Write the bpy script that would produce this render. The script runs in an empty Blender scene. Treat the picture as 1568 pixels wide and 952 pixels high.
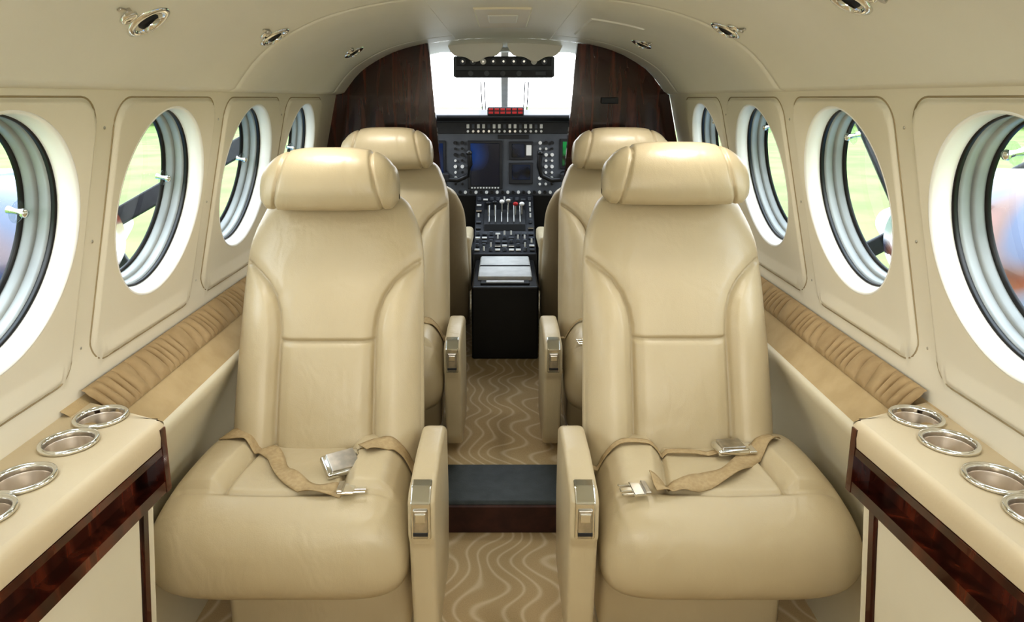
import bpy, bmesh, math, random
from mathutils import Vector, Matrix
from mathutils.bvhtree import BVHTree
random.seed(4)
D = bpy.data
COL = bpy.context.scene.collection
pi = math.pi

# ------------------------------------------------------------------ materials
def srgb(r, g, b):
    def f(c):
        c /= 255.0
        return c/12.92 if c <= .04045 else ((c+.055)/1.055)**2.4
    return (f(r), f(g), f(b), 1)

def base_mat(name, col, rough=.5, metal=0, spec=.5, coat=0):
    m = D.materials.new(name); m.use_nodes = True
    nt = m.node_tree; b = nt.nodes['Principled BSDF']
    b.inputs['Base Color'].default_value = col
    b.inputs['Roughness'].default_value = rough
    b.inputs['Metallic'].default_value = metal
    b.inputs['Specular IOR Level'].default_value = spec
    b.inputs['Coat Weight'].default_value = coat
    return m, nt, b

def noise_mat(name, c1, c2, rough=.5, scale=5, bump=.0, bscale=60, metal=0, spec=.5, coat=0, stretch=(1,1,1), detail=4, bdist=.002):
    m, nt, b = base_mat(name, c1, rough, metal, spec, coat)
    tc = nt.nodes.new('ShaderNodeTexCoord')
    mp = nt.nodes.new('ShaderNodeMapping'); mp.inputs['Scale'].default_value = stretch
    nt.links.new(tc.outputs['Object'], mp.inputs['Vector'])
    n = nt.nodes.new('ShaderNodeTexNoise'); n.inputs['Scale'].default_value = scale; n.inputs['Detail'].default_value = detail
    nt.links.new(mp.outputs[0], n.inputs['Vector'])
    r = nt.nodes.new('ShaderNodeValToRGB')
    r.color_ramp.elements[0].color = c1; r.color_ramp.elements[1].color = c2
    r.color_ramp.elements[0].position = .35; r.color_ramp.elements[1].position = .65
    nt.links.new(n.outputs['Fac'], r.inputs[0]); nt.links.new(r.outputs[0], b.inputs['Base Color'])
    if bump:
        n2 = nt.nodes.new('ShaderNodeTexNoise'); n2.inputs['Scale'].default_value = bscale; n2.inputs['Detail'].default_value = 5
        nt.links.new(tc.outputs['Object'], n2.inputs['Vector'])
        bp = nt.nodes.new('ShaderNodeBump'); bp.inputs['Strength'].default_value = bump; bp.inputs['Distance'].default_value = bdist
        nt.links.new(n2.outputs['Fac'], bp.inputs['Height']); nt.links.new(bp.outputs[0], b.inputs['Normal'])
    return m

M = {}
def leather_mat(name, c1, c2):
    m = noise_mat(name, c1, c2, .37, 3, .0)
    nt = m.node_tree; b = nt.nodes['Principled BSDF']
    b.inputs['Specular IOR Level'].default_value = .5
    tc = [n for n in nt.nodes if n.type == 'TEX_COORD'][0]
    v = nt.nodes.new('ShaderNodeTexVoronoi'); v.inputs['Scale'].default_value = 420
    mp = nt.nodes.new('ShaderNodeMapping'); mp.inputs['Scale'].default_value = (1, 1, .7)
    nt.links.new(tc.outputs['Object'], mp.inputs['Vector'])
    n1 = nt.nodes.new('ShaderNodeTexNoise'); n1.inputs['Scale'].default_value = 10; n1.inputs['Detail'].default_value = 2; n1.inputs['Distortion'].default_value = 1.0
    nt.links.new(tc.outputs['Object'], v.inputs['Vector']); nt.links.new(mp.outputs[0], n1.inputs['Vector'])
    # fine creases
    mp2 = nt.nodes.new('ShaderNodeMapping'); mp2.inputs['Scale'].default_value = (1, 1, .3)
    nt.links.new(tc.outputs['Object'], mp2.inputs['Vector'])
    n2 = nt.nodes.new('ShaderNodeTexNoise'); n2.inputs['Scale'].default_value = 34; n2.inputs['Detail'].default_value = 3; n2.inputs['Distortion'].default_value = .8
    nt.links.new(mp2.outputs[0], n2.inputs['Vector'])
    b1 = nt.nodes.new('ShaderNodeBump'); b1.inputs['Strength'].default_value = .34; b1.inputs['Distance'].default_value = .012
    b3 = nt.nodes.new('ShaderNodeBump'); b3.inputs['Strength'].default_value = .22; b3.inputs['Distance'].default_value = .004
    b2 = nt.nodes.new('ShaderNodeBump'); b2.inputs['Strength'].default_value = .12; b2.inputs['Distance'].default_value = .001
    nt.links.new(n1.outputs['Fac'], b1.inputs['Height']); nt.links.new(n2.outputs['Fac'], b3.inputs['Height']); nt.links.new(v.outputs['Distance'], b2.inputs['Height'])
    nt.links.new(b1.outputs[0], b3.inputs['Normal']); nt.links.new(b3.outputs[0], b2.inputs['Normal']); nt.links.new(b2.outputs[0], b.inputs['Normal'])
    return m
M['leather'] = leather_mat('beige_leather', srgb(186,171,140), srgb(194,180,150))
M['wall'] = noise_mat('cream_sidewall', srgb(225,218,200), srgb(231,225,208), .42, 2, .12, 90, bdist=.001)
M['ceiling'] = noise_mat('cream_headliner', srgb(223,221,209), srgb(230,228,217), .5, 2, .12, 120, bdist=.001)
M['panel'] = noise_mat('cream_panel', srgb(216,208,185), srgb(222,214,192), .45, 3, .1, 250, bdist=.0005)
M['ledge'] = noise_mat('ledge_leather', srgb(200,184,154), srgb(206,191,162), .45, 4, .2, 200, bdist=.001)
M['fabric'] = noise_mat('tan_fabric', srgb(180,158,120), srgb(190,168,130), .8, 20, .4, 500, bdist=.001)
M['pleat'] = noise_mat('pleated_fabric', srgb(162,139,104), srgb(174,151,115), .8, 20, .4, 300, bdist=.001)
M['groove'] = noise_mat('panel_joint', srgb(160,144,114), srgb(170,154,124), .7, 20)
M['white'] = noise_mat('white_bezel', srgb(248,248,244), srgb(252,252,250), .3, 3)
M['black'] = noise_mat('black_gasket', srgb(14,14,15), srgb(20,20,22), .4, 8)
M['grayrim'] = noise_mat('gray_window_tube', srgb(126,130,130), srgb(178,182,180), .35, 3)
M['chrome'] = noise_mat('chrome', srgb(225,225,222), srgb(235,235,232), .12, 3, metal=1)
M['brushed'] = noise_mat('brushed_steel', srgb(180,178,172), srgb(205,200,192), .3, 60, metal=1)
M['cupwall'] = noise_mat('cup_wall_metal', srgb(225,214,202), srgb(236,228,218), .3, 30, metal=.9, stretch=(1,1,.1))
M['copper'] = noise_mat('cup_bottom_metal', srgb(178,140,112), srgb(200,164,138), .38, 30, metal=.75)
M['strap'] = noise_mat('belt_webbing', srgb(166,144,108), srgb(178,157,120), .75, 120, .4, 900, bdist=.001)
M['darkplastic'] = noise_mat('dark_plastic', srgb(30,31,34), srgb(38,39,42), .5, 20)
M['panelgray'] = noise_mat('instrument_gray', srgb(78,82,88), srgb(88,92,98), .55, 10)
M['blackbox'] = noise_mat('black_leather', srgb(8,8,9), srgb(13,13,14), .45, 20, .2, 200)
M['graylid'] = noise_mat('gray_lid', srgb(198,198,194), srgb(214,214,210), .5, 20, .2, 200)
M['rubber'] = noise_mat('step_rubber', srgb(44,50,50), srgb(54,60,60), .55, 30, .3, 300)
M['maroon'] = noise_mat('maroon_riser', srgb(54,29,23), srgb(68,38,29), .7, 30)
M['knob_w'] = noise_mat('white_marking', srgb(215,215,210), srgb(230,230,226), .5, 10)
M['red'] = noise_mat('red_lamp', srgb(150,25,25), srgb(175,35,35), .4, 10)

def wood_mat():
    m, nt, b = base_mat('dark_rosewood', srgb(70,30,18), .14, 0, .5, .5)
    b.inputs['Coat Roughness'].default_value = .06
    tc = nt.nodes.new('ShaderNodeTexCoord'); mp = nt.nodes.new('ShaderNodeMapping')
    mp.inputs['Scale'].default_value = (9, 9, 1.0)
    nt.links.new(tc.outputs['Object'], mp.inputs['Vector'])
    n = nt.nodes.new('ShaderNodeTexNoise'); n.inputs['Scale'].default_value = 3; n.inputs['Detail'].default_value = 8; n.inputs['Distortion'].default_value = .8
    nt.links.new(mp.outputs[0], n.inputs['Vector'])
    r = nt.nodes.new('ShaderNodeValToRGB'); e = r.color_ramp.elements
    e[0].position = .3; e[0].color = srgb(26,9,6); e[1].position = .80; e[1].color = srgb(118,54,31)
    x = e.new(.5); x.color = srgb(60,23,14)
    nt.links.new(n.outputs['Fac'], r.inputs[0]); nt.links.new(r.outputs[0], b.inputs['Base Color'])
    return m
M['wood'] = wood_mat()

def carpet_mat():
    m, nt, b = base_mat('wavy_carpet', srgb(160,130,88), .95, 0, .1)
    tc = nt.nodes.new('ShaderNodeTexCoord')
    sep = nt.nodes.new('ShaderNodeSeparateXYZ'); nt.links.new(tc.outputs['Object'], sep.inputs[0])
    def math_(op, a, c=None):
        n = nt.nodes.new('ShaderNodeMath'); n.operation = op
        for i, v in enumerate((a, c)):
            if v is None: continue
            if isinstance(v, (int, float)): n.inputs[i].default_value = v
            else: nt.links.new(v, n.inputs[i])
        return n.outputs[0]
    nz = nt.nodes.new('ShaderNodeTexNoise'); nz.inputs['Scale'].default_value = 4.5; nz.inputs['Detail'].default_value = 1
    nt.links.new(tc.outputs['Object'], nz.inputs['Vector'])
    ang = math_('ADD', math_('MULTIPLY', sep.outputs[1], 30), math_('MULTIPLY', sep.outputs[0], 7))
    off = math_('ADD', math_('MULTIPLY', math_('SINE', ang), 1.5), math_('MULTIPLY', nz.outputs['Fac'], 13.0))
    w = math_('SINE', math_('ADD', math_('MULTIPLY', sep.outputs[0], 66), off))
    l = math_('MULTIPLY', math_('POWER', math_('ABSOLUTE', w), 14.0), .38)
    fz = nt.nodes.new('ShaderNodeTexNoise'); fz.inputs['Scale'].default_value = 350
    nt.links.new(tc.outputs['Object'], fz.inputs['Vector'])
    base = nt.nodes.new('ShaderNodeMixRGB'); base.inputs[1].default_value = srgb(166,144,108); base.inputs[2].default_value = srgb(194,172,136)
    nt.links.new(fz.outputs['Fac'], base.inputs[0])
    mx = nt.nodes.new('ShaderNodeMixRGB'); mx.inputs[2].default_value = srgb(236,222,194)
    nt.links.new(l, mx.inputs[0]); nt.links.new(base.outputs[0], mx.inputs[1]); nt.links.new(mx.outputs[0], b.inputs['Base Color'])
    bp = nt.nodes.new('ShaderNodeBump'); bp.inputs['Strength'].default_value = .5; bp.inputs['Distance'].default_value = .002
    nt.links.new(fz.outputs['Fac'], bp.inputs['Height']); nt.links.new(bp.outputs[0], b.inputs['Normal'])
    return m
M['carpet'] = carpet_mat()

def glass_mat():
    m = D.materials.new('window_acrylic'); m.use_nodes = True; nt = m.node_tree
    for n in list(nt.nodes):
        if n.type != 'OUTPUT_MATERIAL': nt.nodes.remove(n)
    o = [n for n in nt.nodes][0]
    t = nt.nodes.new('ShaderNodeBsdfTransparent'); t.inputs[0].default_value = (.88, .91, .90, 1)
    g = nt.nodes.new('ShaderNodeBsdfGlossy'); g.inputs['Roughness'].default_value = .03
    mx = nt.nodes.new('ShaderNodeMixShader'); mx.inputs[0].default_value = .05
    nt.links.new(t.outputs[0], mx.inputs[1]); nt.links.new(g.outputs[0], mx.inputs[2]); nt.links.new(mx.outputs[0], o.inputs[0])
    return m
M['glass'] = glass_mat()

def screen_mat(name, c1, c2, st, scale=8):
    m = noise_mat(name, c1, c2, .15, scale, detail=0)
    nt = m.node_tree; b = nt.nodes['Principled BSDF']
    r = [n for n in nt.nodes if n.type == 'VALTORGB'][0]
    nt.links.new(r.outputs[0], b.inputs['Emission Color']); b.inputs['Emission Strength'].default_value = st
    return m
M['screen'] = screen_mat('display_blue', srgb(10,16,32), srgb(26,54,104), .3, 5)
M['screen_g'] = screen_mat('display_green', srgb(5,20,10), srgb(40,130,70), .35, 20)
M['screen_k'] = screen_mat('display_black', srgb(5,7,12), srgb(24,36,58), .1, 20)

# ------------------------------------------------------------------ geometry helpers
def empty(name, loc=(0,0,0)):
    o = D.objects.new(name, None); o.location = loc; o.empty_display_size = .1; COL.objects.link(o); return o

def mesh_data(name, verts, faces, mats, smooth=True, fmats=None, recalc=True):
    me = D.meshes.new(name); me.from_pydata([tuple(v) for v in verts], [], faces)
    for m in (mats if isinstance(mats, list) else [mats]): me.materials.append(m)
    if fmats:
        for p, i in zip(me.polygons, fmats): p.material_index = i
    if recalc:
        bm = bmesh.new(); bm.from_mesh(me); bmesh.ops.recalc_face_normals(bm, faces=bm.faces); bm.to_mesh(me); bm.free()
    if smooth:
        for p in me.polygons: p.use_smooth = True
    return me

def obj(name, me, parent=None, loc=(0,0,0)):
    o = D.objects.new(name, me); o.location = loc; COL.objects.link(o)
    if parent: o.parent = parent
    return o

def add(name, verts, faces, mat, parent=None, smooth=True, loc=(0,0,0), recalc=True):
    return obj(name, mesh_data(name, verts, faces, mat, smooth, recalc=recalc), parent, loc)

class MB:
    """mesh builder collecting many parts (multi material)"""
    def __init__(s): s.v = []; s.f = []; s.m = []; s.mats = []; s.sm = []
    def mi(s, mat):
        if mat not in s.mats: s.mats.append(mat)
        return s.mats.index(mat)
    def raw(s, v, f, mat, smooth=False):
        o = len(s.v); s.v += [tuple(a) for a in v]; i = s.mi(mat)
        for q in f: s.f.append([a+o for a in q]); s.m.append(i); s.sm.append(smooth)
    def bm(s, bm, mat, smooth=False, mtx=None):
        if mtx: bmesh.ops.transform(bm, matrix=mtx, verts=bm.verts)
        bm.verts.index_update()
        s.raw([v.co[:] for v in bm.verts], [[v.index for v in f.verts] for f in bm.faces], mat, smooth); bm.free()
    def box(s, c, d, mat, bev=.0, seg=2, rot=None, smooth=False):
        b = bmesh.new(); bmesh.ops.create_cube(b, size=1)
        bmesh.ops.scale(b, vec=d, verts=b.verts)
        if bev: bmesh.ops.bevel(b, geom=b.edges[:], offset=bev, segments=seg, profile=.5, affect='EDGES')
        mt = Matrix.Translation(c)
        if rot: mt = mt @ rot
        s.bm(b, mat, smooth, mt)
    def cyl(s, c, r, h, mat, rot=None, r2=None, seg=20, smooth=True):
        b = bmesh.new(); bmesh.ops.create_cone(b, cap_ends=True, segments=seg, radius1=r, radius2=r if r2 is None else r2, depth=h)
        mt = Matrix.Translation(c)
        if rot: mt = mt @ rot
        s.bm(b, mat, False, mt)
    def sph(s, c, r, mat, sc=(1,1,1), rot=None):
        b = bmesh.new(); bmesh.ops.create_uvsphere(b, u_segments=16, v_segments=10, radius=r)
        bmesh.ops.scale(b, vec=sc, verts=b.verts)
        mt = Matrix.Translation(c)
        if rot: mt = mt @ rot
        s.bm(b, mat, True, mt)
    def lathe(s, prof, mat, mtx, seg=48, close=False):
        v = []; n = len(prof)
        for i in range(seg):
            a = 2*pi*i/seg
            for r, h in prof: v.append(mtx @ Vector((r*math.cos(a), r*math.sin(a), h)))
        f = []
        for i in range(seg):
            j = (i+1) % seg
            for k in range(n-1 if not close else n):
                l = (k+1) % n
                f.append([i*n+k, j*n+k, j*n+l, i*n+l])
        s.raw(v, f, mat, True)
    def tube(s, pts, r, mat, closed=False, sides=6):
        n = len(pts); V = []
        pts = [Vector(p) for p in pts]
        for i, p in enumerate(pts):
            d = (pts[(i+1) % n]-pts[i-1]) if (closed or 0 < i < n-1) else (pts[min(i+1,n-1)]-pts[max(i-1,0)])
            d.normalize(); u = d.cross(Vector((0.3,.1,1))).normalized(); w = d.cross(u)
            for k in range(sides):
                a = 2*pi*k/sides; V.append(p+u*r*math.cos(a)+w*r*math.sin(a))
        s.raw(V, grid_faces(n, sides, close_u=closed, close_v=True), mat, True)
    def prism(s, poly, axis, a, b_, mat, bev=.0, seg=3, smooth=False):
        def mk(p, t):
            return {'x': (t, p[0], p[1]), 'y': (p[0], t, p[1]), 'z': (p[0], p[1], t)}[axis]
        b = bmesh.new()
        v1 = [b.verts.new(mk(p, a)) for p in poly]; v2 = [b.verts.new(mk(p, b_)) for p in poly]
        n = len(poly)
        b.faces.new(v1); b.faces.new(v2[::-1])
        for i in range(n):
            j = (i+1) % n; b.faces.new([v1[i], v2[i], v2[j], v1[j]])
        bmesh.ops.recalc_face_normals(b, faces=b.faces)
        if bev: bmesh.ops.bevel(b, geom=b.edges[:], offset=bev, segments=seg, profile=.5, affect='EDGES', clamp_overlap=True)
        s.bm(b, mat, smooth)
    def data(s, name):
        me = D.meshes.new(name); me.from_pydata(s.v, [], s.f)
        for m in s.mats: me.materials.append(m)
        for p, i, q in zip(me.polygons, s.m, s.sm): p.material_index = i; p.use_smooth = q
        bm = bmesh.new(); bm.from_mesh(me); bmesh.ops.recalc_face_normals(bm, faces=bm.faces); bm.to_mesh(me); bm.free()
        return me
    def obj(s, name, parent=None, loc=(0,0,0)): return obj(name, s.data(name), parent, loc)

def interp(pts, t):
    if t <= pts[0][0]: return pts[0][1]
    for (a, va), (b, vb) in zip(pts, pts[1:]):
        if t <= b:
            q = (t-a)/(b-a); return va+(vb-va)*q
    return pts[-1][1]
def sinterp(pts, t):
    if t <= pts[0][0]: return pts[0][1]
    if t >= pts[-1][0]: return pts[-1][1]
    for i in range(len(pts)-1):
        if t <= pts[i+1][0]:
            x0, y0 = pts[i]; x1, y1 = pts[i+1]; h = x1-x0
            m0 = (y1-pts[i-1][1])/(x1-pts[i-1][0]) if i > 0 else (y1-y0)/h
            m1 = (pts[i+2][1]-y0)/(pts[i+2][0]-x0) if i+2 < len(pts) else (y1-y0)/h
            q = (t-x0)/h
            return (2*q**3-3*q**2+1)*y0+(q**3-2*q**2+q)*h*m0+(-2*q**3+3*q**2)*y1+(q**3-q**2)*h*m1
def sstep(a, b, x):
    q = max(0, min(1, (x-a)/(b-a))); return q*q*(3-2*q)

def grid_faces(nu, nv, close_u=False, close_v=False):
    f = []
    for i in range(nu if close_u else nu-1):
        for j in range(nv if close_v else nv-1):
            i2 = (i+1) % nu; j2 = (j+1) % nv
            f.append([i*nv+j, i2*nv+j, i2*nv+j2, i*nv+j2])
    return f

# ------------------------------------------------------------------ cabin shell
YB = 2.9     # bulkhead
YA = -0.80   # aft end of modelled cabin
LW = .015    # left wall stands slightly further out
def wallx(z):
    if z < .80: return .772 + (.80-z)*.03
    return .772 - (z-.80)*.2267
WIN_Z = 1.036
WIN_R = .188
VS = 1.07    # windows slightly taller than wide
CA = math.cos(math.atan(.2267)); SA = math.sin(math.atan(.2267))
WIN_Y = [-.505, -.01, .485, .98, 1.475, 1.97, 2.465]
HALF = .2475
Z0, Z1 = .66, 1.272
PCZ, PHY, PHZ, PR = 1.003, .215, .245, .05
def panel_disp(y, z):
    best = 0
    for yc in WIN_Y:
        dx = abs(y-yc)-(PHY-PR); dz = abs(z-PCZ)-(PHZ-PR)
        sd = math.hypot(max(dx,0), max(dz,0)) + min(max(dx,dz),0) - PR
        best = max(best, 1-sstep(-.006, .002, sd))
    return .008*best
def wall_side(s, name):
    V = []; F = []
    def P(y, z): return (s*(wallx(z)-panel_disp(y, z)), y, z)
    def rectpt(yc, a):
        c, q = math.cos(a), math.sin(a)
        hy = HALF
        hz = (Z1-WIN_Z) if q > 0 else (WIN_Z-Z0)
        k = min(hy/abs(c) if abs(c) > 1e-9 else 1e9, hz/abs(q) if abs(q) > 1e-9 else 1e9)
        return (yc+k*c, WIN_Z+k*q)
    for yc in WIN_Y:
        N = 160 if yc > .7 else 48
        ang = [2*pi*i/N for i in range(N)]
        for cy, cz in ((HALF, Z1-WIN_Z), (-HALF, Z1-WIN_Z), (-HALF, Z0-WIN_Z), (HALF, Z0-WIN_Z)):
            a = math.atan2(cz, cy) % (2*pi)
            k = min(range(len(ang)), key=lambda i: abs(ang[i]-a)); ang[k] = a
        o = len(V); nr = 44 if yc > .7 else 16
        for a in ang:
            cy, cz = yc+WIN_R*math.cos(a), WIN_Z+WIN_R*VS*CA*math.sin(a)
            ry, rz = rectpt(yc, a)
            for j in range(nr+1):
                t = j/nr; V.append(P(cy+(ry-cy)*t, cz+(rz-cz)*t))
        F += [[o+q for q in f] for f in grid_faces(N, nr+1, close_u=True)]
    for ya, yb in ((YA, WIN_Y[0]-HALF), (WIN_Y[-1]+HALF, YB+.02)):
        o = len(V)
        for i in range(9):
            for j in range(25): V.append(P(ya+(yb-ya)*i/8, Z0+(Z1-Z0)*j/24))
        F += [[o+q for q in f] for f in grid_faces(9, 25)]
    w = add(name, V, F, M['wall'], recalc=False, loc=((-LW if s < 0 else 0), 0, 0))
    # joint line round each window panel
    b = MB()
    for yc in WIN_Y[3:]:
        pts = []
        for q, (sy, sz) in enumerate(((1,1),(-1,1),(-1,-1),(1,-1))):
            for k in range(9):
                a = q*pi/2+pi/2*k/8
                y = yc+sy*(PHY+.004-PR)+PR*math.cos(a); z = PCZ+sz*(PHZ+.004-PR)+PR*math.sin(a)
                pts.append((y, z))
        dense = []
        for i in range(len(pts)):
            p, r = pts[i], pts[(i+1) % len(pts)]
            m = max(1, int(math.hypot(r[0]-p[0], r[1]-p[1])/.03))
            for k in range(m):
                y = p[0]+(r[0]-p[0])*k/m; z = p[1]+(r[1]-p[1])*k/m
                dense.append((s*(wallx(z)-.0002), y, z))
        b.tube(dense, .0016, M['groove'], closed=True)
    for yc in WIN_Y[3:]:
        for dy in (-HALF, ):
            for z in (.80, 1.0, 1.2):
                b.sph((s*(wallx(z)-.0005), yc+dy, z), .003, M['brushed'], (.5,1,1))
    b.obj('joint_lines', w)
    return w
wall_side(-1, 'wall_left'); wall_side(1, 'wall_right')

# ceiling (headliner)
CP = [(.700,1.262),(.662,1.266),(.648,1.272)]
def ceil_z(x):
    pts = [(0,1.485),(.15,1.481),(.30,1.465),(.44,1.43),(.55,1.374),(.60,1.332),(.648,1.272)]
    return sinterp(pts, abs(x))
def ceiling():
    prof = [(-x, z) for x, z in CP]
    n = 60
    prof += [(-.646+1.292*i/n, ceil_z(-.646+1.292*i/n)) for i in range(n+1)]
    prof += [(x, z) for x, z in CP[::-1]]
    ys = []
    y = YA
    seams = [.73, 1.72, 2.72]
    while y < YB+.03: ys.append(y); y += .05
    ys.append(YB+.03)
    for s in seams: ys += [s-.004, s, s+.004]
    ys = sorted(ys)
    V = []
    for y in ys:
        for x, z in prof:
            d = .004 if any(abs(y-s) < 1e-6 for s in seams) else 0
            V.append((x*(1+d), y, z+d))
    return add('ceiling', V, grid_faces(len(ys), len(prof)), M['ceiling'], recalc=False)
ceiling()
b = MB(); b.box((0, YA-.02, .72), (1.66, .04, 1.62), M['wall']); b.obj('wall_aft')
b = MB()
def ceil_plate(b, x0, x1, y0, y1, drop, th, mat):
    n = 8; v = []
    e = .006
    rows = [(y0, 0, 0), (y0+e, 1, 0), (y1-e, 1, 0), (y1, 0, 0)]
    xs = [x0]+[x0+e+(x1-x0-2*e)*i/n for i in range(n+1)]+[x1]
    for yy, lv, _ in rows:
        for i, x in enumerate(xs):
            low = lv and 0 < i < len(xs)-1
            v.append((x, yy, ceil_z(x)-drop-(th if low else -.0015)))
    b.raw(v, grid_faces(4, len(xs)), mat, False)
ceil_plate(b, -.20, .18, .6, 2.86, 0, .003, M['ceiling'])
ceil_plate(b, -.09, .07, 1.92, 2.42, .003, .005, M['panel'])
ceil_plate(b, -.055, .035, 2.05, 2.25, .008, .003, M['ceiling'])
ceil_plate(b, .24, .40, 2.10, 2.6, 0, .004, M['ceiling'])
b.obj('ceiling_hatch')

# floor
b = MB()
b.box((0, .525, -.02), (1.66, 2.66, .04), M['carpet'])
o = b.obj('floor')
b = MB(); b.box((0, 2.55+.86, .045-.02), (1.60, 2.70, .13), M['carpet']); b.obj('floor_forward')
b = MB()
b.prism([(1.858,.0),(1.858,.088),(1.866,.094),(2.076,.094),(2.076,.0)], 'x', -.74, .74, M['rubber'], .003)
b.prism([(1.848,.001),(1.848,.084),(1.858,.086),(1.858,.001)], 'x', -.74, .74, M['maroon'], .002)
b.obj('cabin_step')

# lower side walls: sloped fabric armrest + side panel, outer skin
def inner(y): return interp([(.3,.665),(.75,.63),(1.13,.603),(1.5,.585)], y)
AX, AZ = .676, .612
for s, nm in ((-1, 'left'), (1, 'right')):
    b = MB()
    ys = [1.150+(YB-1.150)*i/40 for i in range(41)]
    prof = [(.800,.716), (.778,.704), (.745,.683), (.715,.655), (.695,.632), (.685,.622)]
    b.raw([(s*x, y, z) for y in ys for x, z in prof], grid_faces(len(ys), len(prof)), M['fabric'], True)
    prof = [(.685,.622), (.681,.621), (AX+.001,.619), (AX-.001,.612), (AX,.60), (AX+.006,.588), (.704,.54), (.732,.48), (.750,.42), (.758,.3), (.760,.0)]
    b.raw([(s*x, y, z) for y in ys for x, z in prof], grid_faces(len(ys), len(prof)), M['panel'], True)
    b.raw([(s*.82, YA, -.04), (s*.82, YB, -.04), (s*.82, YB, .72), (s*.82, YA, .72)], [[0,1,2,3]], M['panel'])
    b.raw([(s*.82, YA, .72), (s*.82, YB, .72), (s*.79, YB, .72), (s*.79, YA, .72)], [[0,1,2,3]], M['panel'])
    b.obj('wall_lower_'+nm)

# ledge with cup wells
CUPS = [1.145, 1.052, .940, .852]
CUPR = .0385
def ledge_end(x): return 1.135+(x-.603)/(.79-.603)*.085
def ledge(s, nm):
    b = MB()
    zt = .700
    bounds = [1.20, (CUPS[0]+CUPS[1])/2, (CUPS[1]+CUPS[2])/2, (CUPS[2]+CUPS[3])/2, .80]
    for k, yc in enumerate(CUPS):
        y1, y0 = bounds[k], bounds[k+1]; xc = .715
        V = []; N = 64
        x0 = inner((y0+y1)/2)+.012
        XO = .80
        def rp(a):
            c, q = math.cos(a), math.sin(a)
            kx = ((XO-xc) if c > 0 else (xc-x0))/max(abs(c), 1e-9)
            ky = ((y1-yc) if q > 0 else (yc-y0))/max(abs(q), 1e-9)
            kk = min(kx, ky); return xc+kk*c, yc+kk*q
        ang = [2*pi*i/N for i in range(N)]
        for dx, dy in ((XO-xc, y1-yc), (x0-xc, y1-yc), (x0-xc, y0-yc), (XO-xc, y0-yc)):
            a = math.atan2(dy, dx) % (2*pi); kk = min(range(N), key=lambda i: abs(ang[i]-a)); ang[kk] = a
        for a in ang:
            px, py = rp(a)
            if px < x0+.003: px = inner(min(py, 1.14))+.012
            if k == 0 and py > yc: py = yc+(py-yc)*(ledge_end(px)-yc)/(1.20-yc)
            V.append((s*(xc+CUPR*math.cos(a)), yc+CUPR*math.sin(a), zt)); V.append((s*px, py, zt))
        b.raw(V, grid_faces(N, 2, close_u=True), M['ledge'], False)
    ys = [YA+(.80-YA)*i/20 for i in range(21)]
    V = []
    for y in ys:
        for t in range(5):
            x = inner(y)+.012+(.80-inner(y)-.012)*t/4; V.append((s*x, y, zt))
    b.raw(V, grid_faces(21, 5), M['ledge'], True)
    V = []
    for t in range(9):
        x = .603+(.80-.603)*t/8; V += [(s*x, ledge_end(x), zt), (s*x, ledge_end(x)+.004, zt-.004), (s*x, ledge_end(x)+.004, .60)]
    b.raw(V, grid_faces(9, 3), M['ledge'], False)
    ys = [YA+(1.137-YA)*i/60 for i in range(61)]
    pr = [(.012,.700),(.006,.699),(.001,.695),(-.002,.689),(-.003,.675),(-.001,.657)]
    b.raw([(s*(inner(y)+dx), y, z) for y in ys for dx, z in pr], grid_faces(61, 6), M['ledge'], True)
    return b.obj('ledge_'+nm)
ledge(-1, 'left'); ledge(1, 'right')

def cup_data():
    b = MB(); I = Matrix.Identity(4)
    b.lathe([(.0380,.0000),(.0430,.0005),(.0448,.003),(.0438,.0070),(.0405,.0082),(.0375,.0070),(.0368,.002),(.0368,-.004)], M['chrome'], I)
    b.lathe([(.0368,-.004),(.0362,-.006),(.0362,-.020),(.0352,-.022),(.0350,-.056)], M['cupwall'], I)
    b.lathe([(.0350,-.056),(.033,-.060),(0.0005,-.060)], M['copper'], I)
    return b.data('cup_holder')
cd = cup_data()
for s in (-1, 1):
    for yc in CUPS: obj('cup_holder', cd, None, (s*.715, yc, .700))

# gathered fabric band along the sill
def pleats(s):
    V = []; n = 1500; m = 13; y0, y1 = 1.208, YB-.02
    off = LW if s < 0 else 0
    A = Vector((.728,.669)); B = Vector((.770+off,.724)); T = (B-A); N2 = Vector((-T.y, T.x)).normalized()
    ph = 0
    for i in range(n):
        y = y0+(y1-y0)*i/(n-1)
        ph += (y1-y0)/n*pi/.032*(1+.35*math.sin(y*31)+.25*math.sin(y*83+1))
        for j in range(m):
            t = j/(m-1)
            w = abs(math.sin(ph+.40*math.sin(t*3+y*29)))**.6
            w2 = .18*abs(math.sin(ph*2.0+t*2+1))
            h = math.sin(pi*t)**.35*(.001+.013*w+.005*w2)+.0008
            p = A+T*t+N2*h
            V.append((s*p.x, y-.005*w*math.sin(pi*t), p.y))
    return add('curtain_pleats', V, grid_faces(n, m), M['pleat'])
for s in (-1, 1): pleats(s)

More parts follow.
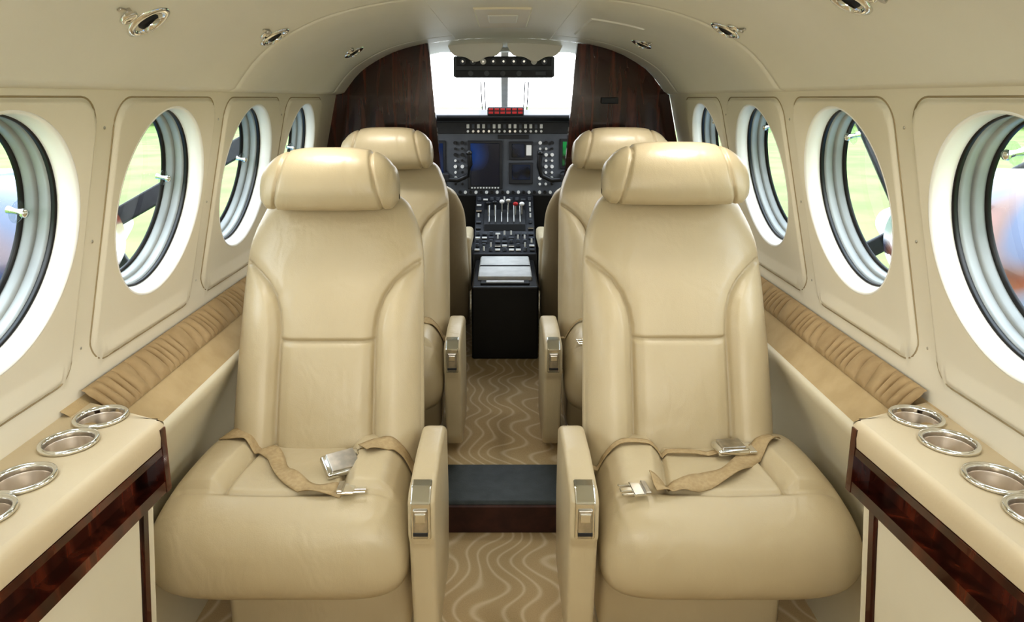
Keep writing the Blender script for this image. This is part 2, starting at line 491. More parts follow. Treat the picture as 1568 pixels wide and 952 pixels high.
def cabinet(s, nm):
    b = MB()
    def fl(z): return 0 if z > .5715 else .026+(.572-z)*.075
    def strip(ya, yb, za, zb, off, th, mat, n=14):
        V = []
        for i in range(n+1):
            y = ya+(yb-ya)*i/n; x = inner(y)-off
            f0, f1 = (fl(za), fl(zb)) if zb < .5725 else (0, 0)
            for xx, zz in ((x+f0, za), (x+f1, zb), (x+f1+th, zb), (x+f0+th, za)): V.append((s*xx, y, zz))
        F = []
        for i in range(n):
            for j in range(4):
                k = (j+1) % 4; F.append([i*4+j, (i+1)*4+j, (i+1)*4+k, i*4+k])
        F += [[0,1,2,3], [n*4, n*4+1, n*4+2, n*4+3]]
        b.raw(V, F, mat)
    A0 = YA+.005
    strip(A0, 1.122, .643, .656, .003, .05, M['wood'])
    strip(A0, 1.122, .585, .645, -.028, .03, M['wood'])
    strip(A0, 1.122, .573, .594, .003, .08, M['wood'])
    strip(1.120, 1.135, .572, .690, .004, .10, M['wood'])
    strip(A0, 1.118, .02, .571, -.006, .08, M['panel'])
    strip(.30, 1.085, .04, .553, -.001, .02, M['panel'])
    strip(1.094, 1.108, .02, .571, .002, .04, M['wood'])
    strip(1.108, 1.134, .0, .571, -.004, .09, M['panel'])
    strip(A0, 1.134, .0, .02, .0, .07, M['maroon'])
    b.obj('side_cabinet', None)
for s, nm in ((-1, 'l'), (1, 'r')): cabinet(s, nm)

# ------------------------------------------------------------------ windows
def window_parts():
    b = MB(); I = Matrix.Identity(4)
    R = WIN_R
    b.lathe([(R+.0025,.003),(R+.002,-.001),(R-.001,-.0015),(R-.004,.003),(R-.007,.018),(R-.009,.032)], M['white'], I, 96)
    b.lathe([(R-.009,.031),(R-.012,.031),(R-.0125,.035),(R-.010,.041)], M['black'], I, 96)
    b.lathe([(R-.010,.041),(R-.013,.044),(R-.011,.048),(R-.012,.060)], M['grayrim'], I, 96)
    b.lathe([(R-.012,.060),(R-.016,.061),(R-.018,.066),(R-.019,.079)], M['grayrim'], I, 96)
    b.lathe([(R-.019,.079),(R-.022,.079),(R-.022,.088)], M['black'], I, 96)
    fr = b.data('window_frame')
    g = MB(); g.lathe([(R-.019,.083),(.0002,.083)], M['glass'], I, 96)
    gl = g.data('window_glass')
    k = MB(); K = Matrix.Translation((-.135,0,.015))
    k.lathe([(.0005,.050),(.016,.0505),(.018,.053),(.016,.056),(.0005,.056)], M['glass'], K, 24)
    k.lathe([(.0005,.036),(.006,.037),(.008,.042),(.005,.048),(.004,.056),(.006,.0680)], M['chrome'], K, 16)
    kn = k.data('window_knob')
    return fr, gl, kn
wf, wg, wk = window_parts()
n = 0
for s in (-1, 1):
    for yc in WIN_Y:
        n += 1
        e = empty('window_%d' % n, (s*(wallx(WIN_Z)-.007)-(LW if s < 0 else 0), yc, WIN_Z))
        nz = Vector((s*CA, 0, SA)); ay = Vector((0, -1, 0)); up = nz.cross(ay)
        mt = Matrix((ay, up, nz)).transposed()
        e.rotation_euler = mt.to_euler(); e.scale = (1, VS, 1)
        obj('frame', wf, e); obj('glass', wg, e)
        k = obj('latch_knob', wk, e); k.rotation_euler = (0, 0, (-.15 if s < 0 else 1.0))

# ------------------------------------------------------------------ bulkhead partitions
def partition(s, nm):
    arch = [(.30,1.478)]
    arch += [(x, ceil_z(x)+.004) for x in (.36,.42,.48,.53,.57,.60,.63,.648)]
    o = LW if s < 0 else 0
    arch += [(.67+o,1.262), (wallx(1.2)+.002+o,1.2), (wallx(1.0)+.002+o,1.0), (.775+o,.8), (.785+o,.7), (.785+o,.0)]
    poly = [(.25,.0), (.25,.75), (.262,1.0), (.285,1.3), (.292,1.40)] + [(.30,1.462)] + arch[1:]
    b = MB()
    b.prism([(s*x-.01, z) for x, z in poly], 'y', YB, YB+.03, M['wood'])
    ed = [(.25,.1), (.25,.75), (.262,1.0), (.285,1.3), (.292,1.40), (.30,1.462)]
    V = []
    for x, z in ed:
        for dx, y in ((0, YB-.006), (.014, YB-.006), (.014, YB+.036), (0, YB+.036)): V.append((s*(x-.003+dx)-.01, y, z))
    F = [[i*4+j, (i+1)*4+j, (i+1)*4+(j+1)%4, i*4+(j+1)%4] for i in range(5) for j in range(4)]
    b.raw(V, F, M['wood'])
    if s > 0:
        b.box((.42, YB-.006, 1.24), (.07, .008, .025), M['darkplastic'], .003)
    b.obj('bulkhead_partition')
for s in (-1, 1): partition(s, '')

# ------------------------------------------------------------------ seats
SEAM = [(.116,.20),(.116,.66),(.117,.70),(.122,.735),(.134,.77),(.155,.80),(.180,.822),(.205,.838),(.235,.850)]
def seam_dist(x, z):
    best = 9
    for (xa, za), (xb, zb) in zip(SEAM, SEAM[1:]):
        dx, dz = xb-xa, zb-za
        t = max(0, min(1, ((x-xa)*dx+(z-za)*dz)/(dx*dx+dz*dz)))
        best = min(best, math.hypot(x-xa-t*dx, z-za-t*dz))
    return best
XSZ = [(z, x) for x, z in SEAM]
def back_mesh():
    W = [(.28,.44),(.34,.458),(.45,.466),(.60,.462),(.72,.456),(.83,.450),(.88,.440),(.92,.418),(.95,.392),(.98,.362),(1.0,.33)]
    zs = [.28+.70*i/170 for i in range(170)] + [.98+.022*math.sin(pi/2*i/10) for i in range(11)]
    N = 320; V = []
    for z in zs:
        w = sinterp(W, z); d = .125-.03*(z-.3)
        q = max(0, (z-.965)/.037); q = min(q, 1)
        sh = math.sqrt(max(0, 1-q*q)); d2 = d*(.25+.75*sh)
        fy = .035+.445*(z-.43)+.018*math.sin(pi*min(1, max(0, (z-.43)/.55)))*-1
        cy = fy+d/2
        w2 = w*(.86+.14*sh)
        for i in range(N):
            a = 2*pi*i/N
            c, sn = math.cos(a), math.sin(a)
            x = w2/2*math.copysign(abs(c)**(2/4.0), c); y = d2/2*math.copysign(abs(sn)**(2/2.2), sn)
            if sn < 0:
                ax = abs(x); fw = min(1, abs(sn)*2.5)
                dist = seam_dist(ax, z)
                xs = interp(XSZ, z)
                outside = ax > xs and z < .852
                disp = -.014*math.exp(-(dist/.005)**2)*min(1, (w/2-ax)/.012 if w/2 > ax else 0)
                if outside:
                    t = min(1, (ax-xs)/max(.03, (w/2-xs)))
                    disp += .032*math.sin(pi*min(1, t*1.05))**.6*sstep(.86,.70,z)*min(1, dist/.02) if t*1.05 < 1 else 0
                else:
                    disp += .009*sstep(0, .035, dist)
                    if z < .672: disp += .007*math.cos(min(1, ax/.116)*pi/2)*math.sin(pi*min(1, max(0, (z-.40)/.272)))
                if ax < .113:
                    disp -= .011*math.exp(-((z-.672)/.0045)**2)
                y -= disp*fw
            V.append((x, cy+y, z))
    F = grid_faces(len(zs), N, close_v=True)
    F.append(list(range(N))); F.append([ (len(zs)-1)*N+i for i in range(N)])
    return mesh_data('backrest', V, F, M['leather'])

def head_mesh():
    V = []; S = 121; N = 72; hw = .170
    for i in range(S):
        u = -1+2*i/(S-1); u = math.sin(u*pi/2)*.9999
        x = u*hw
        k = (1-abs(u)**3.4)**(1/2.4)
        H = .152*k**.75
        zb = .974+.012*(1-k)
        if abs(u) > .9: zb += (abs(u)-.9)*.15
        d = .135*(k**.7)
        for j in range(N):
            a = 2*pi*j/N; c, sn = math.cos(a), math.sin(a)
            e = 2/2.5
            y = d/2*math.copysign(abs(c)**e, c); z = (H/2)*math.copysign(abs(sn)**e, sn)
            g = .008*math.exp(-((abs(x)-(.118-.22*z))/.0035)**2)
            rr = 1-g/.06
            V.append((x, .245+y*rr+.445*(zb+H/2+z-1.05)*.5, zb+H/2+z*rr))
    F = grid_faces(S, N, close_v=True)
    return mesh_data('headrest', V, F, M['leather'])

def cushion_mesh(side):
    V = []; S = 181; N = 170; hw = .272; ox = -.038*side
    for i in range(S):
        u = -1+2*i/(S-1); u = math.sin(u*pi/2)
        k = (1-min(1, abs(u))**6.0)**(1/2.8) if abs(u) < 1 else 0
        k = max(k, .02)
        for j in range(N):
            a = 2*pi*j/N; c, sn = math.cos(a), math.sin(a)
            e = 2/2.9
            y = .190*math.copysign(abs(c)**e, c); z = .133*math.copysign(abs(sn)**e, sn)
            yy = y*(.78+.22*k)
            zz = z*(k**.9)
            Y = -.045+yy; Z = .320+zz
            x = u*hw*(1-.07*(y/.19+1)/2)
            if y < 0: Y -= .022*math.cos(min(1, abs(z/.133))*pi/2)*k
            if sn > 0:
                fw = min(1, sn*1.8)
                seamx = .105+.13*max(0, -Y)*1.0
                ax = abs(x-.0)
                disp = -.010*(1-(min(ax, .2)/.2)**2)
                back = sstep(-.168, -.150, Y)
                disp += .024*sstep(seamx, seamx+.03, ax)*back*sstep(.275,.20,ax)
                disp -= .014*math.exp(-((ax-seamx)/.005)**2)*back
                disp -= .013*math.exp(-((Y+.158)/.006)**2)*(1 if ax < .215 else max(0, 1-(ax-.215)/.02))
                disp += .006*(1-back)
                Z += disp*fw*k
            V.append((x+ox, Y, Z))
    F = grid_faces(S, N, close_v=True)
    F.append(list(range(N))); F.append([(S-1)*N+i for i in range(N)])
    return mesh_data('cushion', V, F, M['leather'])

def armrest_mesh(side):
    b = MB(); x0, x1 = (.239, .293) if side > 0 else (-.303, -.245)
    poly = [(-.235,.492),(-.258,.476),(-.262,.395),(-.248,.375),(-.225,.16),(-.20,.12),(.06,.12),(.09,.30),(.07,.478),(.02,.502),(-.10,.506)]
    b.prism(poly, 'x', x0, x1, M['leather'], .016, 4, True)
    xc = (x0+x1)/2
    b.prism([(-.268,.402),(-.268,.480),(-.242,.502),(-.220,.506),(-.220,.496),(-.256,.473),(-.256,.402)], 'x', xc-.020, xc+.020, M['chrome'], .003, 2)
    b.box((xc, -.270, .437), (.029, .006, .062), M['brushed'], .003)
    b.box((xc, -.274, .452), (.021, .004, .018), M['chrome'], .0015)
    b.box((xc, -.272, .416), (.029, .004, .008), M['darkplastic'], .001)
    return b.data('armrest')

def base_mesh(zf):
    b = MB()
    b.box((-.0, .05, (.215+zf)/2+.01), (.42, .26, .215-zf-.02), M['leather'], .02, 3, smooth=True)
    for x in (-.19, .19):
        b.box((x, .05, zf+.012), (.035, .34, .024), M['brushed'], .004)
    return b.data('seat_base')

def ribbon(bvh, path, width, mat, name, lift=.004, wob=0):
    pts = []
    for i in range(len(path)-1):
        a, b_ = Vector(path[i]), Vector(path[i+1])
        pa = Vector(path[max(0, i-1)]); pb = Vector(path[min(len(path)-1, i+2)])
        for k in range(12):
            t = k/12
            p = .5*((2*a)+(b_-pa)*t+(2*pa-5*a+4*b_-pb)*t*t+(-pa+3*a-3*b_+pb)*t*t*t)
            pts.append(p)
    pts.append(Vector(path[-1]))
    V = []; m = 5; n = len(pts)
    for i, p in enumerate(pts):
        d = pts[min(n-1, i+1)]-pts[max(0, i-1)]; d.normalize(); nr = Vector((-d.y, d.x))
        for j in range(m):
            q = p+nr*width*(j/(m-1)-.5)
            V.append([q.x, q.y, None])
        zs = []
        for v in V[-m:]:
            h = bvh.ray_cast(Vector((v[0], v[1], .9)), Vector((0,0,-1)))
            zs.append(h[0].z if h[0] else .40)
        zm = max(zs)
        tw = wob*math.sin(i*.35)
        for j, v in enumerate(V[-m:]): v[2] = .6*zm+.4*zs[j]+lift+.006*abs(math.sin(i*.21))+tw*(j/(m-1)-.5)*width
    F = grid_faces(n, m)
    return mesh_data(name, V, F, mat)

BACK = back_mesh(); HEAD = head_mesh()
CUSH = {1: cushion_mesh(1), -1: cushion_mesh(-1)}
ARM = {1: armrest_mesh(1), -1: armrest_mesh(-1)}
BASE = {0: base_mesh(0), 1: base_mesh(.075)}
def bvh_of(me):
    return BVHTree.FromPolygons([v.co[:] for v in me.vertices], [p.vertices[:] for p in me.polygons])
BV = {k: bvh_of(CUSH[k]) for k in CUSH}

def rotm(a, ax='Z'): return Matrix.Rotation(a, 4, ax)
def buckle(kind):
    b = MB()
    if kind == 'latch':
        b.box((0,0,.010), (.075,.052,.016), M['chrome'], .006, 3, smooth=True)
        b.box((0,0,.020), (.055,.044,.006), M['brushed'], .002)
        b.box((.045,0,.008), (.02,.048,.006), M['chrome'], .002)
    else:
        b.box((0,0,.005), (.035,.046,.006), M['chrome'], .002)
        b.box((-.026,0,.005), (.03,.012,.004), M['chrome'], .001)
        b.box((-.026,.016,.005), (.03,.006,.004), M['chrome'], .001)
        b.box((-.026,-.016,.005), (.03,.006,.004), M['chrome'], .001)
        b.box((.012,0,.010), (.012,.05,.006), M['brushed'], .002)
    return b.data('buckle_'+kind)
BK = {k: buckle(k) for k in ('latch', 'tongue')}

def seat(side, loc, far, belts):
    e = empty('passenger_seat', loc)
    rb = (-.006, 0, .007) if (side < 0 and not far) else (0, 0, 0)
    rh = (-.010, 0, .018) if (side < 0 and not far) else (0, 0, .004)
    obj('backrest', BACK, e, rb); h = obj('headrest', HEAD, e, rh)
    if side < 0: h.scale = (1.06, 1, 1)
    obj('cushion', CUSH[side], e); obj('armrest', ARM[side], e, (0, 0, -.02*far)); obj('seat_base', BASE[far], e)
    bv = BV[side]
    def zat(x, y):
        h = bv.ray_cast(Vector((x, y, .9)), Vector((0,0,-1))); return h[0].z if h[0] else .45
    for i, (kind, w, wob, path) in enumerate(belts['straps']):
        me = ribbon(bv, path, w, M['strap'], 'seatbelt_%d' % (i+1), .005, wob)
        o = obj('seatbelt_%d' % (i+1), me, e)
        sm = o.modifiers.new('thick', 'SOLIDIFY'); sm.thickness = .002
    for i, (kind, x, y, a, tilt) in enumerate(belts['buckles']):
        o = obj('buckle_%d' % (i+1), BK[kind], e, (x, y, zat(x, y)+.008)); o.rotation_euler = (tilt, 0, a)
        if kind == 'latch' and side > 0: o.scale = (1.15, 1.15, 1.1)
    return e

bl = {'straps': [('s', .036, .3, [(-.235,.04),(-.16,.015),(-.10,-.02),(-.05,-.10),(.02,-.150),(.09,-.160)]),
                 ('s', .046, .2, [(.235,.0),(.17,.0),(.11,-.04)])],
      'buckles': [('latch', .070, -.075, .55, .40), ('tongue', .10, -.165, 3.2, .1)]}
br = {'straps': [('s', .018, .0, [(-.235,.0),(-.12,-.005),(.0,-.01),(.06,-.01)]),
                 ('s', .042, .3, [(.20,.03),(.13,-.03),(.05,-.10),(-.05,-.145),(-.12,-.160)])],
      'buckles': [('latch', .09, -.01, 0.1, .0), ('tongue', -.15, -.165, .15, .1)]}
seat(1, (-.437, 1.5, 0), 0, bl)
seat(-1, (.425, 1.5, 0), 0, br)
seat(1, (-.437, 2.37, .015), 1, bl)
seat(-1, (.425, 2.37, .015), 1, br)

# ------------------------------------------------------------------ reading lights / air outlets
def gasper():
    b = MB(); I = Matrix.Scale(.85, 4)
    b.lathe([(.044,.0),(.043,-.003),(.036,-.006),(.030,-.005),(.027,.002),(.024,.006)], M['chrome'], I, 32)
    b.lathe([(.024,.006),(.018,-.004),(.014,-.008),(.011,-.002),(.0005,.002)], M['darkplastic'], I, 32)
    b.lathe([(.016,-.004),(.018,-.010),(.014,-.012),(.012,-.006)], M['chrome'], I @ rotm(.5,'X'), 24)
    b.lathe([(.018,.0),(.017,-.004),(.013,-.007),(.010,-.004),(.0005,-.004)], M['chrome'], Matrix.Translation((.0,-.060,0)) @ Matrix.Scale(.8,4), 24)
    b.cyl((.012,-.082,-.003), .006, .006, M['brushed'])
    b.box((.012,-.095,-.002), (.006,.02,.004), M['brushed'], .001)
    return b.data('reading_light')
gd = gasper()
for s, y, x in ((-1,1.14,.560),(-1,1.66,.528),(-1,2.42,.505),(1,1.68,.500),(1,1.12,.515),(1,2.42,.450)):
    z = ceil_z(x)
    dz = (ceil_z(x+.01)-ceil_z(x-.01))/.02
    o = obj('reading_light', gd, None, (s*x, y, z-.001))
    o.rotation_euler = (0, s*(-math.atan(dz)) , 0)

# ------------------------------------------------------------------ cockpit
b = MB()
b.box((0, 3.29, .225+.035), (.30, .54, .34), M['blackbox'], .008)
b.box((0, 3.34, .438), (.25, .42, .026), M['graylid'], .008)
b.box((0, 3.33, .452), (.242, .012, .005), M['darkplastic'])
b.box((0, 3.075, .434), (.22, .05, .012), M['blackbox'], .003)
b.box((0, 3.07, .441), (.17, .03, .004), M['knob_w'], .001)
b.obj('center_console')
b = MB()
b.prism([(3.56,.09),(3.56,.46),(3.75,.52),(4.04,.70),(4.065,.70),(4.065,.09)], 'x', -.165, .165, M['darkplastic'], .006)
R = random.Random(7)
def ped_z(y): return interp([(3.56,.46),(3.75,.52),(4.04,.70)], y)
b.prism([(3.78,.54),(3.80,.575),(3.90,.640),(3.97,.668),(3.99,.655)], 'x', -.115, .115, M['blackbox'], .003)
for k in range(6):
    b.box((-.085+k*.034, 3.86, .622), (.004, .14, .006), M['knob_w'], .001, rot=rotm(.55,'X'))
for iy in range(11):
    y = 3.59+iy*.041
    for ix in range(9):
        x = -.145+ix*.036
        if 3.77 < y < 4.0 and abs(x) < .12: continue
        z = ped_z(y)+.004
        r = R.random()
        if r < .25: b.cyl((x, y, z+.006), .010, .016, M['panelgray'])
        elif r < .6: b.box((x, y, z+.002), (.026,.020,.008), M['knob_w'] if R.random() < .5 else M['panelgray'], .001)
        elif r < .88: b.cyl((x, y, z+.008), .005, .022, M['knob_w'])
        else: b.box((x, y, z+.002), (.03,.03,.006), M['brushed'])
for x, y, h, m_ in ((-.09,3.86,.095,'blackbox'),(-.055,3.86,.10,'blackbox'),(-.015,3.88,.09,'knob_w'),(.02,3.88,.095,'brushed'),(.06,3.87,.085,'red'),(.095,3.87,.085,'knob_w')):
    z = ped_z(y)
    b.cyl((x, y-.01, z+h/2), .004, h, M['brushed'], rotm(.25,'X')); b.sph((x, y-.025, z+h), .013, M[m_], (1.1,.8,.9))
b.cyl((-.172, 3.80, .40), .075, .012, M['darkplastic'], rotm(pi/2,'Y'))
b.obj('cockpit_pedestal')
for s in (-1, 1):
    b = MB(); xc = s*.34
    b.cyl((xc, 3.995, .82), .016, .20, M['darkplastic'], rotm(pi/2,'X'))
    b.box((xc, 3.90, .82), (.07, .035, .05), M['darkplastic'], .01)
    pts = [(xc+.145, 3.885, .95), (xc+.150, 3.885, .89), (xc+.135, 3.89, .83), (xc+.08, 3.895, .805), (xc, 3.90, .81),
           (xc-.08, 3.895, .805), (xc-.135, 3.89, .83), (xc-.150, 3.885, .89), (xc-.145, 3.885, .95)]
    b.tube(pts, .014, M['blackbox'], sides=10)
    for q in (-1, 1): b.sph((xc+q*.145, 3.885, .955), .017, M['blackbox'])
    b.obj('control_yoke')
b = MB(); YP = 4.10
b.box((0, YP+.03, .915), (1.36, .06, .46), M['panelgray'], .01)
b.box((0, YP+.20, .40), (1.40, .04, .72), M['blackbox'], .005)
b.prism([(3.90,1.143),(3.90,1.160),(4.12,1.185),(4.34,1.17),(4.34,1.10),(4.10,1.12)], 'x', -.68, .68, M['darkplastic'], .006)
def flat(x0, x1, z0, z1, mat, d=.004, bev=.002): b.box(((x0+x1)/2, YP-d/2, (z0+z1)/2), (x1-x0, d, z1-z0), mat, bev)
flat(-.215,-.012,.73,1.01,M['darkplastic'],.012,.004); flat(-.197,-.030,.75,.995,M['screen'],.015)
flat(.025,.165,.90,1.005,M['darkplastic'],.012,.004); flat(.042,.115,.915,.992,M['screen_k'],.015)
flat(.025,.165,.76,.885,M['darkplastic'],.012,.004); flat(.042,.150,.785,.872,M['screen_k'],.015)
flat(.125,.155,.925,.985,M['knob_w'],.014)
flat(.32,.50,.85,1.02,M['darkplastic'],.012); flat(.335,.485,.865,1.005,M['screen_g'],.015)
flat(-.52,-.34,.73,1.01,M['darkplastic'],.012,.004); flat(-.505,-.355,.75,.995,M['screen'],.015)
flat(-.62,.62,1.05,1.115,M['darkplastic'],.010)
flat(-.04,.14,1.020,1.042,M['darkplastic'],.008)
for i in range(15):
    x = -.21+i*.030
    b.box((x, YP-.014, 1.092), (.016,.010,.024), M['knob_w'] if i % 3 != 1 else M['panelgray'], .002)
    b.cyl((x, YP-.016, 1.064), .007, .02, M['knob_w'] if R.random() < .5 else M['brushed'], rotm(pi/2,'X'))
for i in range(18):
    x = -.26+i*.031
    b.cyl((x, YP-.012, .712), .009, .02, M['knob_w'] if i % 2 else M['blackbox'], rotm(pi/2,'X'))
for xc in (-.285, -.245, .205, .24, .275):
    for k in range(8):
        b.cyl((xc, YP-.010, .76+k*.034), .010 if k % 2 else .007, .02, M['knob_w'] if R.random() < .45 else M['blackbox'], rotm(pi/2,'X'))
for k in range(10): b.box((-.19+k*.017, YP-.014, .738), (.010,.008,.008), M['knob_w'], .001)
b.box((.005, 3.92, 1.180), (.20, .05, .045), M['darkplastic'], .006)
for i in range(6):
    for j in range(2): b.box((-.075+i*.032, 3.894, 1.172+j*.018), (.024,.006,.012), M['red'], .001)
b.obj('instrument_panel')
b = MB()
b.box((-.005, 3.42, 1.392), (.47, .10, .095), M['panelgray'], .008)
b.box((-.005, 3.368, 1.415), (.44, .012, .038), M['darkplastic'], .003)
b.box((-.005, 3.368, 1.362), (.45, .012, .028), M['darkplastic'], .002)
for i in range(9):
    x = -.195+i*.047
    b.cyl((x, 3.358, 1.415), .014, .014, M['knob_w'] if i in (2,7) else M['panelgray'], rotm(pi/2,'X'))
    b.cyl((x, 3.350, 1.415), .005, .02, M['brushed'], rotm(pi/2,'X'))
for i in range(4):
    b.cyl((-.16+i*.075, 3.360, 1.362), .012, .010, M['panelgray'], rotm(pi/2,'X'))
b.box((.165, 3.360, 1.362), (.05,.006,.018), M['panelgray'], .002)
b.obj('overhead_panel')
for s in (-1, 1):
    b = MB(); pts = []
    for i in range(21):
        t = i/20; pts.append((s*(.01+.24*t), 1.472-.060*math.sin(pi*t)**.6-.007*math.sin(5*pi*t)))
    poly = [(s*.01,1.485)]+pts+[(s*.25,1.485)]
    b.prism(poly, 'y', 3.18, 3.20, M['ceiling'], .003)
    b.obj('sun_visor')
b = MB(); V = []; ys = [YB+.03, 3.2, 3.50]
xs = [-.646+1.292*i/30 for i in range(31)]
for k, y in enumerate(ys):
    for x in xs: V.append((x, y, ceil_z(x)))
b.raw(V, grid_faces(3, 31), M['ceiling'], True)
b.obj('ceiling_cockpit')
for s, nm in ((-1, 'left'), (1, 'right')):
    b = MB()
    b.prism([(YB+.03,.05),(YB+.03,.98),(3.6,1.02),(4.36,1.08),(4.36,.05)], 'x', s*.72, s*.76, M['darkplastic'], .004)
    b.prism([(YB+.03,.9),(YB+.03,1.30),(3.16,1.30),(3.2,.98)], 'x', s*.66, s*.70, M['ceiling'], .004)
    b.obj('wall_cockpit_'+nm)
b = MB()
def post(b, p, q, w, d, mat):
    p, q = Vector(p), Vector(q); v = q-p
    rot = v.to_track_quat('Z', 'Y').to_matrix().to_4x4()
    b.box((p+q)/2, (w, d, v.length), mat, .004, rot=rot)
post(b, (0,4.42,1.16), (0,3.62,1.50), .040, .03, M['knob_w'])
for s in (-1, 1):
    post(b, (s*.66,4.38,1.10), (s*.52,3.50,1.43), .05, .03, M['knob_w'])
    post(b, (s*.115,4.39,1.15), (s*.115,4.08,1.34), .006, .006, M['panelgray'])
    post(b, (s*.135,4.39,1.15), (s*.135,4.08,1.34), .006, .006, M['panelgray'])
b.box((0, 3.55, 1.49), (1.0, .12, .04), M['ceiling'], .01)
b.obj('windshield_frame')
for s in (-1, 1):
    e = empty('pilot_seat', (s*.405, 3.42, 0))
    o = obj('backrest', BACK, e, (0, 0, -.13)); o.rotation_euler = (0, 0, pi)
    c = MB(); c.box((0, .20, .36), (.44,.34,.12), M['leather'], .04, 4, smooth=True); c.box((0, .20, .20), (.34,.30,.22), M['darkplastic'], .01)
    c.obj('seat_pan', e)
    a = MB(); a.box((-s*.215, .06, .56), (.055,.30,.07), M['leather'], .02, 4, smooth=True); a.box((-s*.215, -.07, .45), (.05,.04,.26), M['leather'], .012, smooth=True)
    a.obj('armrest', e)

# ------------------------------------------------------------------ outside
b = MB(); b.box((0, 0, -1.2), (400, 400, .1), noise_mat('grass', srgb(88,112,50), srgb(114,134,70), .9, .6))
b.box((0, 103, -1.145), (10, 190, .01), noise_mat('blown_out_ground', srgb(232,232,228), srgb(240,240,236), .9, .5)); b.obj('airfield_ground')  # near-white strip added so the view ahead blows out to white
M['trees'] = noise_mat('tree_foliage', srgb(62,82,40), srgb(110,128,74), .9, .35, detail=8)
b = MB(); V = []; n = 200
a0 = math.radians(105); a1 = math.radians(435)
for i in range(n):
    a = a0+(a1-a0)*i/(n-1); r = 70; h = 4.5+2.2*math.sin(a*13)+1.5*math.sin(a*37+1)+R.random()*1.5
    for z, rr in ((-1.14, r), (h*.6, r-1.5), (h, r+1), (h*.9, r+4)): V.append((rr*math.cos(a), rr*math.sin(a), z))
b.raw(V, grid_faces(n, 4), M['trees'], True); b.obj('tree_line')

def paint():
    m, nt, bs = base_mat('airplane_paint', srgb(200,200,200), .25, coat=.2)
    tc = nt.nodes.new('ShaderNodeTexCoord'); sp = nt.nodes.new('ShaderNodeSeparateXYZ')
    nt.links.new(tc.outputs['Object'], sp.inputs[0])
    mp = nt.nodes.new('ShaderNodeMapping'); mp.inputs['Scale'].default_value = (.5,.6,.8)
    nt.links.new(tc.outputs['Object'], mp.inputs['Vector'])
    n = nt.nodes.new('ShaderNodeTexNoise'); n.inputs['Scale'].default_value = 1.6; n.inputs['Detail'].default_value = 1; n.inputs['Distortion'].default_value = .8
    nt.links.new(mp.outputs[0], n.inputs['Vector'])
    a = nt.nodes.new('ShaderNodeMath'); a.operation = 'MULTIPLY_ADD'; a.inputs[1].default_value = .55; a.inputs[2].default_value = .08
    nt.links.new(sp.outputs[2], a.inputs[0])
    c = nt.nodes.new('ShaderNodeMath'); c.operation = 'ADD'
    nt.links.new(a.outputs[0], c.inputs[0]); nt.links.new(n.outputs['Fac'], c.inputs[1])
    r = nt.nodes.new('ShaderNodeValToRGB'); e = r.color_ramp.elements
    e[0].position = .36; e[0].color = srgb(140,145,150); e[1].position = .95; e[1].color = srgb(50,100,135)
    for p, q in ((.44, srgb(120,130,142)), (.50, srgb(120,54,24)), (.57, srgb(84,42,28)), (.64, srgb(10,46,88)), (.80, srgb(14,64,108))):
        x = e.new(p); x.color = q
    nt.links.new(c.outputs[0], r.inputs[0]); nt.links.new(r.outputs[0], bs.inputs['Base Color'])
    return m
M['paint'] = paint()
M['silverpaint'] = noise_mat('wing_paint', srgb(60,100,128), srgb(84,122,148), .4, 1)
for s in (-1, 1):
    e = empty('engine_nacelle', (s*2.55, 0, .45))
    b = MB()
    mt = Matrix.Rotation(-pi/2, 4, 'X')
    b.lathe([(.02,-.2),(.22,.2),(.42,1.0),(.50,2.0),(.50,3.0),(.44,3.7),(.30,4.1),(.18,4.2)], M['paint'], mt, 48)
    b.lathe([(.18,4.2),(.16,4.4),(.09,4.6),(.001,4.68)], M['grayrim'], mt, 32)
    b.obj('cowling', e)
    b = MB()
    for k in range(4):
        a = k*pi/2+.5
        b.box((.62*math.cos(a), 4.34, .62*math.sin(a)), (1.0, .03, .11), M['darkplastic'], .01, rot=Matrix.Rotation(-a, 4, 'Y'))
    b.obj('propeller', e)
    b = MB()
    b.prism([(s*.9,1.2),(s*8,1.9),(s*8,2.9),(s*.9,3.6)], 'z', .12-.45, .28-.45, M['silverpaint'], .03)
    w_ = b.obj('wing', e, (-s*2.55, 0, 0))

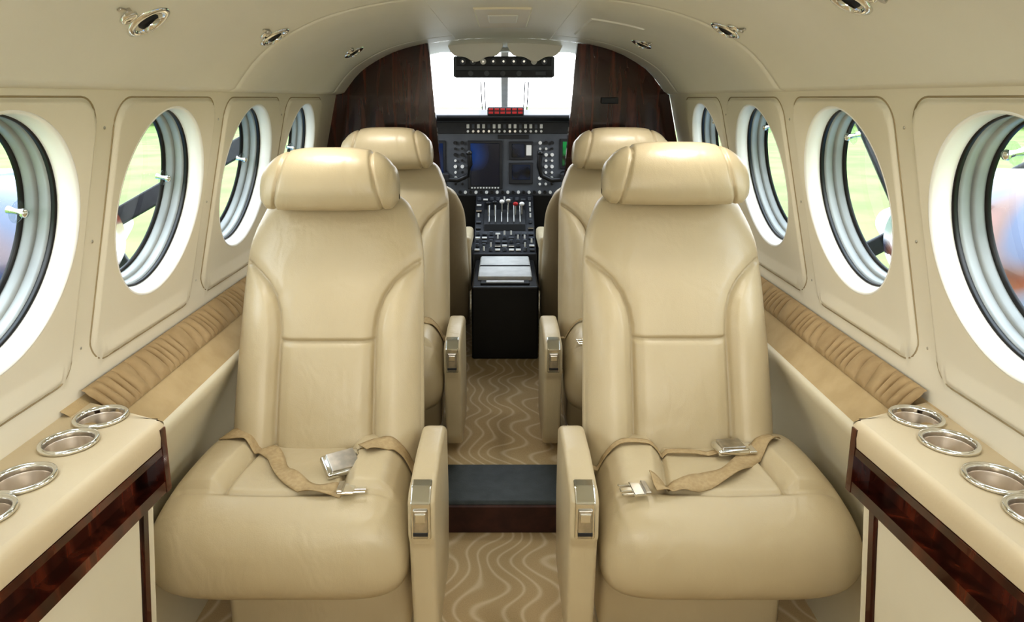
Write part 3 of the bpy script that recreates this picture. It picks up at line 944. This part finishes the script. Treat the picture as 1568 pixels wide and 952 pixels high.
# ------------------------------------------------------------------ world & lights
w = D.worlds.new('sky'); bpy.context.scene.world = w; w.use_nodes = True
nt = w.node_tree; bg = nt.nodes['Background']
tc = nt.nodes.new('ShaderNodeTexCoord'); sp = nt.nodes.new('ShaderNodeSeparateXYZ'); nt.links.new(tc.outputs['Generated'], sp.inputs[0])
r = nt.nodes.new('ShaderNodeValToRGB'); nt.links.new(sp.outputs[2], r.inputs[0])
r.color_ramp.elements[0].position = 0; r.color_ramp.elements[0].color = (1,1,1,1)
r.color_ramp.elements[1].position = .8; r.color_ramp.elements[1].color = (.78,.88,1,1)
nt.links.new(r.outputs[0], bg.inputs[0]); bg.inputs[1].default_value = 5.8

def area(name, loc, rot, sx, sy, power, col=(1,.98,.94)):
    l = D.lights.new(name, 'AREA'); l.shape = 'RECTANGLE'; l.size = sx; l.size_y = sy; l.energy = power; l.color = col
    o = D.objects.new(name, l); o.location = loc; o.rotation_euler = rot; COL.objects.link(o); return o
area('aft_fill_light', (0, -.60, 1.34), (math.radians(66), 0, 0), 1.0, .32, 11.5)  # unseen fill light added behind the camera to brighten the cabin
for s in (-1, 1):
    for y in (1.14, 1.68, 2.42):
        l = D.lights.new('reading_lamp', 'SPOT'); l.energy = 5; l.spot_size = 2.3; l.spot_blend = 1; l.shadow_soft_size = .05; l.color = (1,.96,.90)
        o = D.objects.new('reading_lamp', l); o.location = (s*.47, y-.02, 1.36); o.rotation_euler = (0, s*.15, 0); COL.objects.link(o)

# ------------------------------------------------------------------ camera
cam = D.cameras.new('camera'); co = D.objects.new('camera', cam); COL.objects.link(co)
co.location = (-.01, 0, 1.25); co.rotation_euler = (math.radians(90-12), 0, 0)
cam.sensor_width = 36; cam.lens = 1077/1568*36; cam.shift_x = 14/1568; cam.shift_y = -97/1568
cam.clip_start = .02; cam.clip_end = 500
bpy.context.scene.camera = co
vs = bpy.context.scene.view_settings
vs.view_transform = 'Standard'
for lk in ('Medium High Contrast', 'None'):
    try:
        vs.look = lk; print('LOOK', lk); break
    except Exception as ex: print('no look', lk)
vs.exposure = 0.03
